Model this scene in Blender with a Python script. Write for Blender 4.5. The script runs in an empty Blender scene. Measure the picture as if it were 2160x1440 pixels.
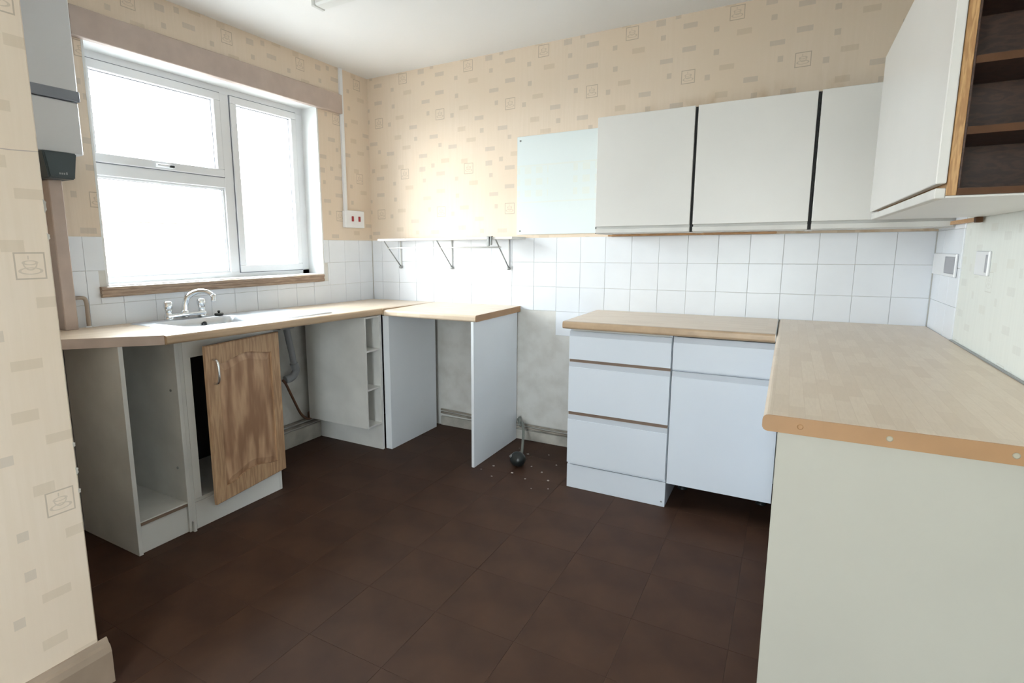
import bpy, bmesh, math, random
from mathutils import Vector, Matrix
random.seed(7)
SC = bpy.context.scene
COL = SC.collection

# ---------------------------------------------------------------- camera
cam_d = bpy.data.cameras.new('camera'); cam = bpy.data.objects.new('camera', cam_d); COL.objects.link(cam)
CX, CY, CZ, YAW, PIT, ROL, FPX = 2.7298, -3.2765, 1.2712, 0.5276, -0.1548, -0.0067, 1162.39
fw = Vector((-math.sin(YAW)*math.cos(PIT), math.cos(YAW)*math.cos(PIT), math.sin(PIT)))
rt = fw.cross(Vector((0, 0, 1))).normalized(); up = rt.cross(fw)
r2 = rt*math.cos(ROL) + up*math.sin(ROL); u2 = -rt*math.sin(ROL) + up*math.cos(ROL)
cam.matrix_world = Matrix(((r2.x, u2.x, -fw.x, CX), (r2.y, u2.y, -fw.y, CY), (r2.z, u2.z, -fw.z, CZ), (0, 0, 0, 1)))
cam_d.sensor_width = 36; cam_d.lens = FPX/2160*36; cam_d.clip_start = .02
cam_d.shift_x = (1080-984.9)/2160; cam_d.shift_y = -(720-705.65)/2160
SC.camera = cam

# ---------------------------------------------------------------- world and exposure
world = bpy.data.worlds.new('overcast_sky'); SC.world = world; world.use_nodes = True
bg = world.node_tree.nodes['Background']
bg.inputs[0].default_value = (0.90, 0.96, 1.0, 1); bg.inputs[1].default_value = 22.0
SC.view_settings.view_transform = 'Standard'; SC.view_settings.look = 'None'
SC.view_settings.gamma = 1; SC.view_settings.use_curve_mapping = False
SC.view_settings.exposure = 0.08
sun_d = bpy.data.lights.new('hazy_sun', 'SUN'); sun_d.energy = 2.8; sun_d.angle = math.radians(32); sun_d.color = (1.0, .90, .76)
sun = bpy.data.objects.new('hazy_sun', sun_d); COL.objects.link(sun)
sun.rotation_euler = Vector((-.66, -.75, .14)).to_track_quat('Z', 'Y').to_euler()

# the room
W, H, YF = 3.305, 2.48, -4.7          # right wall, ceiling, wall behind the camera
WY0, WY1, WZ0, WZ1 = -1.905, -0.505, 1.095, 2.20   # kitchen window opening
GX0, GX1, GZ1 = 1.95, 2.75, 2.05      # unseen door opening behind the camera, added and sized for fill light
PX, PY = 1.05, -2.56                  # corner of the wall beside the doorway

def portal(name, loc, rot, sx, sy):
    l = bpy.data.lights.new(name, 'AREA'); l.shape = 'RECTANGLE'; l.size = sx; l.size_y = sy
    l.cycles.is_portal = True
    o = bpy.data.objects.new(name, l); COL.objects.link(o); o.location = loc; o.rotation_euler = rot
portal('daylight_portal', (-.24, (WY0+WY1)/2, (WZ0+WZ1)/2), (0, -math.pi/2, 0), WZ1-WZ0, WY1-WY0)
portal('daylight_portal', ((GX0+GX1)/2, YF-.08, GZ1/2), (math.pi/2, 0, 0), GX1-GX0, GZ1)

# ---------------------------------------------------------------- materials
def mat(name, col, rough=.5, metal=0, spec=.5, bump=0, bscale=40, var=0, vscale=8, vcol=None, stretch=(1, 1, 1)):
    m = bpy.data.materials.new(name); m.use_nodes = True; nt = m.node_tree; b = nt.nodes['Principled BSDF']
    b.inputs['Base Color'].default_value = (*col, 1); b.inputs['Roughness'].default_value = rough
    b.inputs['Metallic'].default_value = metal; b.inputs['Specular IOR Level'].default_value = spec
    if var or bump:
        tc = nt.nodes.new('ShaderNodeTexCoord'); mp = nt.nodes.new('ShaderNodeMapping')
        mp.inputs['Scale'].default_value = stretch; nt.links.new(tc.outputs['Object'], mp.inputs[0])
    if var:
        n = nt.nodes.new('ShaderNodeTexNoise'); n.inputs['Scale'].default_value = vscale; n.inputs['Detail'].default_value = 5
        nt.links.new(mp.outputs[0], n.inputs['Vector'])
        r = nt.nodes.new('ShaderNodeValToRGB'); r.color_ramp.elements[0].position = .35; r.color_ramp.elements[1].position = .68
        c2 = vcol or tuple(c*(1-var) for c in col)
        r.color_ramp.elements[0].color = (*c2, 1); r.color_ramp.elements[1].color = (*col, 1)
        nt.links.new(n.outputs['Fac'], r.inputs[0]); nt.links.new(r.outputs[0], b.inputs['Base Color'])
    if bump:
        n2 = nt.nodes.new('ShaderNodeTexNoise'); n2.inputs['Scale'].default_value = bscale
        nt.links.new(mp.outputs[0], n2.inputs['Vector'])
        bp = nt.nodes.new('ShaderNodeBump'); bp.inputs['Strength'].default_value = bump; bp.inputs['Distance'].default_value = .01
        nt.links.new(n2.outputs['Fac'], bp.inputs['Height']); nt.links.new(bp.outputs[0], b.inputs['Normal'])
    return m

class NT:
    def __init__(s, m): s.nt = m.node_tree; s.b = s.nt.nodes['Principled BSDF']
    def set(s, sock, v):
        if hasattr(v, 'links') or hasattr(v, 'is_output'): s.nt.links.new(v, sock)
        else: sock.default_value = v
    def m(s, op, a, b=0., c=0.):
        n = s.nt.nodes.new('ShaderNodeMath'); n.operation = op
        for i, v in enumerate((a, b, c)): s.set(n.inputs[i], v)
        return n.outputs[0]
    def mix(s, f, a, b):
        n = s.nt.nodes.new('ShaderNodeMix'); n.data_type = 'RGBA'
        s.set(n.inputs[0], f)
        for i, v in ((6, a), (7, b)): s.set(n.inputs[i], (*v, 1) if isinstance(v, tuple) else v)
        return n.outputs[2]
    def xyz(s):
        tc = s.nt.nodes.new('ShaderNodeTexCoord'); sp = s.nt.nodes.new('ShaderNodeSeparateXYZ')
        s.nt.links.new(tc.outputs['Object'], sp.inputs[0]); return tc.outputs['Object'], sp.outputs
    def noise(s, vec, scale, detail=3, stretch=(1, 1, 1)):
        mp = s.nt.nodes.new('ShaderNodeMapping'); mp.inputs['Scale'].default_value = stretch; s.nt.links.new(vec, mp.inputs[0])
        n = s.nt.nodes.new('ShaderNodeTexNoise'); n.inputs['Scale'].default_value = scale; n.inputs['Detail'].default_value = detail
        s.nt.links.new(mp.outputs[0], n.inputs['Vector']); return n.outputs['Fac']
    def rng(s, v, a, b, c=0., d=1.):
        n = s.nt.nodes.new('ShaderNodeMapRange'); s.set(n.inputs[0], v)
        for i, q in enumerate((a, b, c, d)): n.inputs[i+1].default_value = q
        return n.outputs[0]

def wallpaper(name, axis, u0, z0, split=None, sgn=1, tone=None, ink=1.0):
    """cream vinyl paper printed with framed coffee cups and small blocks; below `split` bare distempered plaster"""
    m = mat(name, (.72, .61, .47), .6, spec=.25); k = NT(m); vec, o = k.xyz()
    u = k.m('MULTIPLY', o[axis], float(sgn)); z = o[2]; P, Q = .523, .640
    grey = [(.152, .022, .05, .032), (.302, -.017, .07, .026), (.301, -.133, .068, .026), (.188, -.176, .066, .024), (.08, -.33, .066, .026),
            (.25, -.41, .068, .026), (.40, -.49, .066, .026), (.16, -.53, .07, .026)]
    tan = [(.037, -.095, .068, .028), (.488, -.252, .07, .026), (.47, -.385, .06, .03), (.02, -.46, .07, .026), (.34, -.575, .066, .028), (.49, -.59, .05, .03)]
    sq = [(.167, -.055, .026, .026), (.435, -.172, .026, .028), (.206, -.254, .024, .028), (.398, -.29, .026, .028), (.10, -.41, .028, .028),
          (.30, -.47, .026, .026), (.24, -.60, .028, .028), (.43, -.06, .026, .026)]
    cache = {}
    def el(cx, cz, w, h):
        a = k.m('WRAP', u, u0+cx+P/2, u0+cx-P/2); b = k.m('WRAP', z, z0+cz+Q/2, z0+cz-Q/2)
        return k.m('MULTIPLY', k.m('COMPARE', a, u0+cx, w/2), k.m('COMPARE', b, z0+cz, h/2))
    def union(L):
        r = None
        for e in L:
            q = el(*e); r = q if r is None else k.m('MAXIMUM', r, q)
        return r
    def cup(cx, cz):
        a = k.m('SUBTRACT', k.m('WRAP', u, u0+cx+P/2, u0+cx-P/2), u0+cx); b = k.m('SUBTRACT', k.m('WRAP', z, z0+cz+Q/2, z0+cz-Q/2), z0+cz)
        fr = k.m('SUBTRACT', k.m('MULTIPLY', k.m('COMPARE', a, 0., .0345), k.m('COMPARE', b, 0., .0345)),
                 k.m('MULTIPLY', k.m('COMPARE', a, 0., .0308), k.m('COMPARE', b, 0., .0308)))
        def ring(oz, rx, rz, t):
            x2 = k.m('POWER', k.m('DIVIDE', a, rx), 2.); z2 = k.m('POWER', k.m('DIVIDE', k.m('SUBTRACT', b, oz), rz), 2.)
            return k.m('COMPARE', k.m('SQRT', k.m('ADD', x2, z2)), 1., t)
        bowl = k.m('MULTIPLY', ring(.008, .015, .018, .10), k.m('LESS_THAN', b, .008))
        rim = ring(.008, .015, .005, .22); sau = ring(-.013, .024, .008, .14)
        steam = k.m('MULTIPLY', k.m('COMPARE', a, -.003, .0016), k.m('COMPARE', b, .021, .005))
        return fr, k.m('MAXIMUM', k.m('MAXIMUM', bowl, rim), k.m('MAXIMUM', sau, steam))
    f1, c1 = cup(0, 0); f2, c2 = cup(.303, -.272)
    fr = k.m('MAXIMUM', f1, f2); cp = k.m('MAXIMUM', c1, c2)
    rib = k.noise(vec, 60, 2, (1, 1, .05)); blot = k.noise(vec, 2.3, 2)
    base = k.mix(k.rng(rib, .4, .6), (.775, .65, .525), (.80, .675, .555))
    base = k.mix(k.rng(blot, .35, .65), base, (.78, .645, .51))
    if tone: base = k.mix(k.rng(rib, .4, .6), tone, tuple(min(1, q*1.02) for q in tone))
    c = k.mix(k.m('MULTIPLY', union(grey), .32*ink), base, (.40, .36, .33))
    c = k.mix(k.m('MULTIPLY', union(tan), .26*ink), c, (.48, .38, .26))
    c = k.mix(k.m('MULTIPLY', union(sq), .33*ink), c, (.40, .35, .30))
    c = k.mix(k.m('MULTIPLY', fr, .5*ink), c, (.30, .23, .17)); c = k.mix(k.m('MULTIPLY', cp, .30*ink), c, (.30, .24, .18))
    if split is not None and axis == 0:     # damp stains on the paper above the wall cabinets
        d = k.m('MULTIPLY', k.rng(z, 2.10, 1.95), k.rng(o[0], 1.7, 2.3)); sn = k.noise(vec, 13, 6, (1, 1, .55))
        c = k.mix(k.m('MULTIPLY', d, k.rng(sn, .48, .70, 0, .75)), c, (.50, .33, .16))
    if split is not None:
        st = k.noise(vec, 9, 5); lo = k.mix(k.rng(st, .40, .72), (.74, .73, .70), (.62, .60, .56))
        c = k.mix(k.m('LESS_THAN', z, split), c, lo)
    k.set(k.b.inputs['Base Color'], c)
    bp = k.nt.nodes.new('ShaderNodeBump'); bp.inputs['Strength'].default_value = .25; bp.inputs['Distance'].default_value = .002
    k.set(bp.inputs['Height'], rib); k.set(k.b.inputs['Normal'], bp.outputs[0])
    return m

def blockboard(name, axis):
    """pale beech butcher-block laminate with staves along `axis`"""
    m = mat(name, (.60, .48, .35), .32, spec=.4); k = NT(m); vec, o = k.xyz()
    br = k.nt.nodes.new('ShaderNodeTexBrick'); mp = k.nt.nodes.new('ShaderNodeMapping')
    if axis == 1: mp.inputs['Rotation'].default_value = (0, 0, math.pi/2)
    k.set(mp.inputs[0], vec); k.set(br.inputs['Vector'], mp.outputs[0])
    br.inputs['Color1'].default_value = (.82, .685, .54, 1); br.inputs['Color2'].default_value = (.73, .59, .45, 1); br.inputs['Mortar'].default_value = (.72, .58, .44, 1)
    br.inputs['Scale'].default_value = 1; br.inputs['Mortar Size'].default_value = .0006; br.inputs['Brick Width'].default_value = .17; br.inputs['Row Height'].default_value = .032
    br.offset = .37; br.inputs['Bias'].default_value = -.15
    g = k.noise(vec, 22, 4, (1, 9, 9) if axis == 0 else (9, 1, 9))
    c = k.mix(k.rng(g, .35, .7, 0, .3), br.outputs['Color'], (.66, .52, .385))
    k.set(k.b.inputs['Base Color'], c); return m

def woodgrain(name, light, dark, stretch, scale=6, rough=.45):
    m = mat(name, light, rough); k = NT(m); vec, o = k.xyz()
    n1 = k.noise(vec, scale, 4, stretch)
    w = k.m('SINE', k.m('MULTIPLY', n1, 34.))
    c = k.mix(k.rng(w, -1, 1), light, dark)
    n2 = k.noise(vec, scale*9, 3, stretch); c = k.mix(k.rng(n2, .4, .8, 0, .4), c, dark)
    k.set(k.b.inputs['Base Color'], c); return m

M = {}
M['paper_back'] = wallpaper('wallpaper_back', 0, 1.888, 2.437, 1.336)
M['paper_left'] = wallpaper('wallpaper_left', 1, -.114, 2.412, 1.336)
M['paper_right_lit'] = wallpaper('wallpaper_right_lit', 1, -.30, 2.43, tone=(.80, .82, .78), ink=.35)  # same paper, paler with fainter print: strong window light put into the colour
M['paper_pier'] = wallpaper('wallpaper_pier', 1, -2.610, 1.235)
M['paper_front'] = wallpaper('wallpaper_front', 0, 1.2, 2.43)
M['ceiling'] = mat('ceiling_paint', (.86, .85, .84), .8, bump=.05, bscale=60)
M['tile'] = mat('white_glazed_tile', (.85, .88, .93), .30, var=.04, vscale=5)
M['floortile'] = mat('oxblood_floor_tile', (.075, .037, .022),   .55, spec=.22, var=.3, vscale=5, vcol=(.052, .025, .016), bump=.05, bscale=14)
M['grout'] = mat('dark_floor_joint', (.060, .032, .025), .6)
M['white'] = mat('white_melamine', (.79, .775, .745), .35, var=.03, vscale=3)
M['white_cool'] = mat('cool_white_melamine', (.70, .745, .81), .35, var=.03, vscale=3)
M['white_old'] = mat('aged_white_board', (.75, .74, .71), .5, var=.12, vscale=6)
M['lip'] = mat('shaded_white_lip', (.50, .53, .58), .4)  # lip shading put into the colour, greyer than the drawer fronts
M['white_bay'] = mat('bright_white_board', (.84, .87, .91), .4, var=.03, vscale=3)
M['cream'] = mat('cream_end_panel', (.50, .485, .425), .42, var=.05, vscale=2.5)
M['upvc'] = mat('white_window_plastic', (.83, .84, .86), .25)
M['gasket_gap_line'] = mat('grey_gasket_gap', (.20, .21, .24), .6)
M['reveal'] = mat('white_gloss_paint', (.82, .83, .83), .4)
M['brownpaint'] = mat('mushroom_paint', (.54, .435, .38), .45, var=.12, vscale=12)
M['sillwood'] = woodgrain('sill_wood', (.46, .34, .25), (.30, .21, .155), (9, .5, 9), 8)
M['skirt'] = mat('beige_skirting_paint', (.36, .27, .20), .4, var=.15, vscale=10)
M['skirt_white'] = mat('grubby_white_skirting', (.60, .57, .51), .6, var=.35, vscale=9)
M['edge'] = mat('orange_beech_edging', (.43, .24, .112), .45, var=.16, vscale=6)
M['nose'] = mat('beech_nosing', (.56, .40, .26), .32, var=.18, vscale=14, stretch=(1, .15, 1))
M['wt_x'] = blockboard('beech_block_laminate_x', 0)
M['wt_y'] = blockboard('beech_block_laminate_y', 1)
M['steel'] = mat('stainless_steel', (.70, .73, .77), .36, metal=1)
M['chrome'] = mat('chrome', (.80, .82, .84), .08, metal=1)
M['black'] = mat('black_plastic', (.015, .018, .018), .35)
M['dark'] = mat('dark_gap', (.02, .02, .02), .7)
M['speaker'] = mat('slate_plastic', (.055, .075, .085), .4)
M['greystrip'] = mat('slate_grey_strip', (.22, .24, .28), .45)
M['boxwhite'] = mat('grey_white_enamel', (.66, .67, .69), .35)
M['door_wood'] = woodgrain('oak_door', (.60, .385, .235), (.33, .18, .10), (2.0, 2.0, .40), 3)
M['door_frame'] = woodgrain('oak_frame', (.56, .365, .215), (.40, .24, .135), (5, 5, .5), 5)
M['battenwood'] = woodgrain('pine_batten', (.62, .36, .17), (.44, .23, .10), (1, 9, 9), 10)
M['lightwood'] = woodgrain('pine_edge', (.62, .37, .16), (.42, .22, .085), (9, 9, 1), 8)
M['brownin'] = woodgrain('dark_brown_laminate', (.085, .042, .026), (.055, .027, .018), (3, 3, 8), 5)
M['brownedge'] = mat('brown_shelf_edge', (.12, .055, .026), .6, spec=.2, var=.2, vscale=20)
M['pipe'] = mat('grey_waste_pipe', (.33, .34, .36), .4)
M['copper'] = mat('tarnished_pipe', (.20, .10, .06), .45, metal=.4)
M['paintpipe'] = mat('painted_pipe', (.40, .33, .27), .5)
M['plasterpipe'] = mat('grubby_painted_pipe', (.42, .37, .31), .55, var=.45, vscale=15)
M['hose'] = mat('grey_green_hose', (.20, .21, .19), .5)
M['rail'] = mat('brown_finger_rail', (.22, .15, .11), .5)
M['screw'] = mat('screw_head', (.46, .42, .32), .45)
M['crumb'] = mat('plaster_crumb', (.36, .31, .28), .9)
M['red'] = mat('red_rocker', (.35, .02, .03), .35)
M['grey_rocker'] = mat('grey_faceplate', (.36, .365, .40), .4)
M['galv'] = mat('white_wire', (.74, .75, .75), .35)
M['greymetal'] = mat('grey_metal', (.34, .35, .35), .35, metal=.6)
M['grass'] = mat('pale_concrete_paving', (.32, .315, .305), .9, var=.15, vscale=2)
M['leaf'] = mat('leaf_green', (.32, .38, .37), .8, var=.3, vscale=6)
M['brickwall'] = mat('pale_brick', (.50, .34, .30), .8, var=.25, vscale=9)
M['rooftile'] = mat('roof_tiles', (.34, .25, .23), .8, var=.3, vscale=9)
M['post'] = mat('green_post', (.20, .42, .40), .5)
M['lampcase'] = mat('lamp_casing', (.66, .66, .64), .4)
M['diffuser'] = mat('ribbed_diffuser', (.80, .80, .78), .3)

def glass_mat():
    m = bpy.data.materials.new('window_glass'); m.use_nodes = True; nt = m.node_tree; nt.nodes.clear()
    out = nt.nodes.new('ShaderNodeOutputMaterial'); t = nt.nodes.new('ShaderNodeBsdfTransparent'); g = nt.nodes.new('ShaderNodeBsdfGlossy')
    t.inputs[0].default_value = (.96, .98, .98, 1); g.inputs['Roughness'].default_value = .02
    lw = nt.nodes.new('ShaderNodeLayerWeight'); lw.inputs[0].default_value = .5
    pw = nt.nodes.new('ShaderNodeMath'); pw.operation = 'POWER'; pw.inputs[1].default_value = 5; nt.links.new(lw.outputs['Facing'], pw.inputs[0])
    f = nt.nodes.new('ShaderNodeMath'); f.operation = 'MULTIPLY_ADD'; f.inputs[1].default_value = .6; f.inputs[2].default_value = .03; nt.links.new(pw.outputs[0], f.inputs[0])
    mx = nt.nodes.new('ShaderNodeMixShader')
    nt.links.new(f.outputs[0], mx.inputs[0]); nt.links.new(t.outputs[0], mx.inputs[1]); nt.links.new(g.outputs[0], mx.inputs[2]); nt.links.new(mx.outputs[0], out.inputs[0])
    return m
M['glass'] = glass_mat()

def splash_mat():
    """pale blue-green glass splashback with a faint band of tinted blocks"""
    m = mat('pale_blue_glass', (.76, .83, .84), .06, spec=.6); k = NT(m); vec, o = k.xyz()
    band = k.m('COMPARE', o[2], 1.668, .105); gx = k.m('COMPARE', k.m('WRAP', o[0], .0375, -.0375), 0., .022); gz = k.m('COMPARE', k.m('WRAP', o[2], .035, -.035), 0., .020)
    side = k.m('MAXIMUM', k.m('LESS_THAN', o[0], 1.41), k.m('GREATER_THAN', o[0], 1.57))
    blk = k.m('MULTIPLY', k.m('MULTIPLY', gx, gz), k.m('MULTIPLY', band, side))
    line = k.m('MAXIMUM', k.m('COMPARE', o[2], 1.778, .005), k.m('COMPARE', o[2], 1.556, .005))
    c = k.mix(k.m('MULTIPLY', k.m('MAXIMUM', blk, line), .35), k.mix(k.m('MULTIPLY', band, .3), (.76, .83, .84), (.77, .84, .82)), (.80, .80, .70))
    k.set(k.b.inputs['Base Color'], c); return m
M['splash'] = splash_mat()

# ---------------------------------------------------------------- mesh helpers
def bx(bm, x0, x1, y0, y1, z0, z1, bev=0, seg=1):
    v = [bm.verts.new((x, y, z)) for x in (x0, x1) for y in (y0, y1) for z in (z0, z1)]
    fs = [bm.faces.new([v[i] for i in q]) for q in ((0, 1, 3, 2), (4, 6, 7, 5), (0, 4, 5, 1), (2, 3, 7, 6), (0, 2, 6, 4), (1, 5, 7, 3))]
    if bev:
        es = list({e for f in fs for e in f.edges})
        bmesh.ops.bevel(bm, geom=es, offset=bev, segments=seg, affect='EDGES', profile=.5)
    return bm
def box(x0, x1, y0, y1, z0, z1, bev=0, seg=1): return bx(bmesh.new(), x0, x1, y0, y1, z0, z1, bev, seg)
def prism(bm, pts, axis, a0, a1):
    """polygon extruded along axis; pts are the two other coordinates in xyz order"""
    def mk(p, a):
        if axis == 0: return (a, p[0], p[1])
        if axis == 1: return (p[0], a, p[1])
        return (p[0], p[1], a)
    A = [bm.verts.new(mk(p, a0)) for p in pts]; B = [bm.verts.new(mk(p, a1)) for p in pts]; n = len(pts)
    bm.faces.new(A); bm.faces.new(B[::-1])
    for i in range(n): bm.faces.new((A[i], B[i], B[(i+1) % n], A[(i+1) % n]))
    return bm
def tube(bm, pts, r, n=10, cap=True):
    pts = [Vector(p) for p in pts]; rings = []
    rs = r if isinstance(r, (list, tuple)) else [r]*len(pts); prev = None
    for i, p in enumerate(pts):
        t = ((pts[min(i+1, len(pts)-1)]-p).normalized() + (p-pts[max(i-1, 0)]).normalized()).normalized()
        if prev is None: a = t.cross(Vector((0, 0, 1)) if abs(t.z) < .9 else Vector((1, 0, 0))).normalized()
        else: a = (prev - t*prev.dot(t)).normalized()
        prev = a; b = t.cross(a)
        rings.append([bm.verts.new(p + (a*math.cos(2*math.pi*j/n) + b*math.sin(2*math.pi*j/n))*rs[i]) for j in range(n)])
    for A, B in zip(rings, rings[1:]):
        for j in range(n): f = bm.faces.new((A[j], A[(j+1) % n], B[(j+1) % n], B[j])); f.smooth = True
    if cap: bm.faces.new(rings[0][::-1]); bm.faces.new(rings[-1])
    return bm
def smoothpath(pts, k=8):
    P = [Vector(p) for p in pts]; P = [2*P[0]-P[1]] + P + [2*P[-1]-P[-2]]; out = []
    for i in range(1, len(P)-2):
        for j in range(k):
            t = j/k; a, b, c, d = P[i-1:i+3]
            out.append(.5*((2*b)+(c-a)*t+(2*a-5*b+4*c-d)*t*t+(3*b-a-3*c+d)*t**3))
    return out + [P[-2]]
def lathe(bm, prof, c, axis=2, n=20):
    """prof: (radius, height) list, spun about an axis through c"""
    rings = []
    for r, h in prof:
        ring = []
        for j in range(n):
            a = 2*math.pi*j/n; q = (r*math.cos(a), r*math.sin(a))
            o = {2: (q[0], q[1], h), 0: (h, q[0], q[1]), 1: (q[0], h, q[1])}[axis]
            ring.append(bm.verts.new((c[0]+o[0], c[1]+o[1], c[2]+o[2])))
        rings.append(ring)
    for A, B in zip(rings, rings[1:]):
        for j in range(n): f = bm.faces.new((A[j], A[(j+1) % n], B[(j+1) % n], B[j])); f.smooth = True
    bm.faces.new(rings[0][::-1]); bm.faces.new(rings[-1]); return bm

def obj(name, bm, m, parent=None, loc=None):
    bmesh.ops.recalc_face_normals(bm, faces=bm.faces)
    me = bpy.data.meshes.new(name); bm.to_mesh(me); bm.free(); me.materials.append(M[m] if isinstance(m, str) else m)
    o = bpy.data.objects.new(name, me); COL.objects.link(o)
    if loc: o.location = loc
    if parent is not None:
        o.parent = parent
        if parent.type == 'EMPTY': o.matrix_parent_inverse = Matrix.Translation(-Vector(parent.location))
    return o
def tag(o, label, cat, group=None):
    o['label'] = label; o['category'] = cat
    if group: o['group'] = group
    return o
def thing(name, label, cat, loc, group=None):
    o = bpy.data.objects.new(name, None); COL.objects.link(o); o.empty_display_size = .05; o.location = loc
    return tag(o, label, cat, group)
def struct(name, bm, m):
    o = obj(name, bm, m); o['kind'] = 'structure'; return o
def part(p, name, m, x0, x1, y0, y1, z0, z1, bev=.001): return obj(name, box(x0, x1, y0, y1, z0, z1, bev), m, p)

# ---------------------------------------------------------------- the room shell
bm = bmesh.new(); bx(bm, -.28, W+.12, YF-.12, .12, -.12, -.0012); floor = struct('floor', bm, 'grout')
ceil = struct('ceiling', box(-.28, W+.12, YF-.12, .12, H, H+.1), 'ceiling')
wall_back = struct('wall_back', box(-.28, W+.12, 0, .12, -.1, H+.05), 'paper_back')
wall_right = struct('wall_right', box(W, W+.12, YF, .0, -.1, H+.05), 'paper_right_lit')
bm = bmesh.new()
bx(bm, -.28, 0, -2.60, WY0, -.1, H+.05); bx(bm, -.28, 0, WY1, 0, -.1, H+.05)
bx(bm, -.28, 0, WY0, WY1, -.1, WZ0); bx(bm, -.28, 0, WY0, WY1, WZ1, H+.05)
wall_left = struct('wall_left', bm, 'paper_left')
bm = bmesh.new(); bx(bm, -.28, PX, YF, PY, -.1, H+.05, .004)
wall_pier = struct('wall_near', bm, 'paper_pier')
bm = bmesh.new()
bx(bm, PX-.1, GX0, YF-.12, YF, -.1, H+.05); bx(bm, GX1, W+.12, YF-.12, YF, -.1, H+.05); bx(bm, GX0, GX1, YF-.12, YF, GZ1, H+.05)
wall_front = struct('wall_front', bm, 'paper_front')

for z, h in ((1.37, .035), (.735, .014), (.655, .022), (.60, .014), (1.30, .018)):
    bm = bmesh.new(); prism(bm, [(PY-.004, z), (PY+.002, z+h*.25), (PY+.0008, z+h*.6), (PY+.0025, z+h*.8), (PY-.005, z+h)], 0, PX-.003, PX+.0008); obj('torn_paper', bm, 'skirt_white', wall_pier)
obj('paper_seam', prism(bmesh.new(), [(-2.80, 1.516), (-2.70, 1.5195), (-2.62, 1.518), (PY-.002, 1.522), (PY-.002, 1.5235), (-2.62, 1.5205), (-2.70, 1.5212), (-2.80, 1.518)], 0, PX-.001, PX+.0006), 'brownpaint', wall_pier)
# floor tiles, 305 mm
full = box(-.1521, .1521, -.1521, .1521, -.008, 0, .0006); bmesh.ops.recalc_face_normals(full, faces=full.faces)
fme = bpy.data.meshes.new('tile'); full.to_mesh(fme); full.free(); fme.materials.append(M['floortile'])
tp = .305
for i in range(11):
    for j in range(16):
        x, y = .055+.0+tp*i+.0, -.12-tp*j
        if x < PX-.1 and y < PY-.1: continue
        x0, x1, y0, y1 = x-tp/2, x+tp/2, y-tp/2, y+tp/2
        if x0 < 0 or x1 > W or y1 > 0 or y0 < YF:
            c = [max(x0, 0)+.001, min(x1, W)-.001, max(y0, YF)+.001, min(y1, 0)-.001]
            if c[1]-c[0] < .01 or c[3]-c[2] < .01: continue
            o = obj('tile', box(*c, -.008, 0, .0012), 'floortile', floor)
        else:
            o = bpy.data.objects.new('tile', fme); COL.objects.link(o); o.parent = floor; o.location = (x, y, random.uniform(-.0003, 0))
        o.rotation_euler = (0, 0, 0)

# wall tiles, 150 mm, three courses over the worktops
TP, TT, TZ = .153, .0042, 1.336
def tbox(wall, u0, u1, z0, z1):
    g = .0007; u0 += g; u1 -= g; z0 += g; z1 -= g; d = TT+random.uniform(-.0006, .0006)
    if u1-u0 < .006 or z1-z0 < .006: return
    if wall == 'back': obj('tile', box(u0, u1, -d, .001, z0, z1, .0012), 'tile', wall_back)
    elif wall == 'left': obj('tile', box(-.001, d, u0, u1, z0, z1, .0012), 'tile', wall_left)
    else: obj('tile', box(W-d, W+.001, u0, u1, z0, z1, .0012), 'tile', wall_right)
for r in range(3):
    z1 = TZ-TP*r; z0 = z1-TP
    for i in range(-1, 22):
        x0 = .096+TP*i; tbox('back', max(x0, .007), min(x0+TP, W-.007), z0, z1)
    for i in range(17):
        y1 = -TP*i; y0 = y1-TP; y0c, y1c = max(y0, -2.555), min(y1, -.0075)
        if z0 >= WZ0-.05: segs = [(y0c, min(y1c, WY0), z0), (max(y0c, WY1), y1c, z0)]
        elif z1 > WZ0-.04: segs = [(y0c, min(y1c, WY0-.03), z1), (max(y0c, WY1+.03), y1c, z1), (max(y0c, WY0-.03), min(y1c, WY1+.03), 1.060)]
        else: segs = [(y0c, y1c, z1)]
        for a, b, zz in segs:
            if b-a > .012: tbox('left', a, b, z0, max(zz, z1) if zz == z0 else zz)
for i in range(2): tbox('back', .096+TP*9+TP*i, .096+TP*10+TP*i, TZ-TP*4, TZ-TP*3)
for r in range(-1, 3):
    z1 = TZ-TP*r; z0 = z1-TP
    for i in range(3): tbox('right', -TP*(i+1), min(-TP*i, -.0075), z0, z1)

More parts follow.
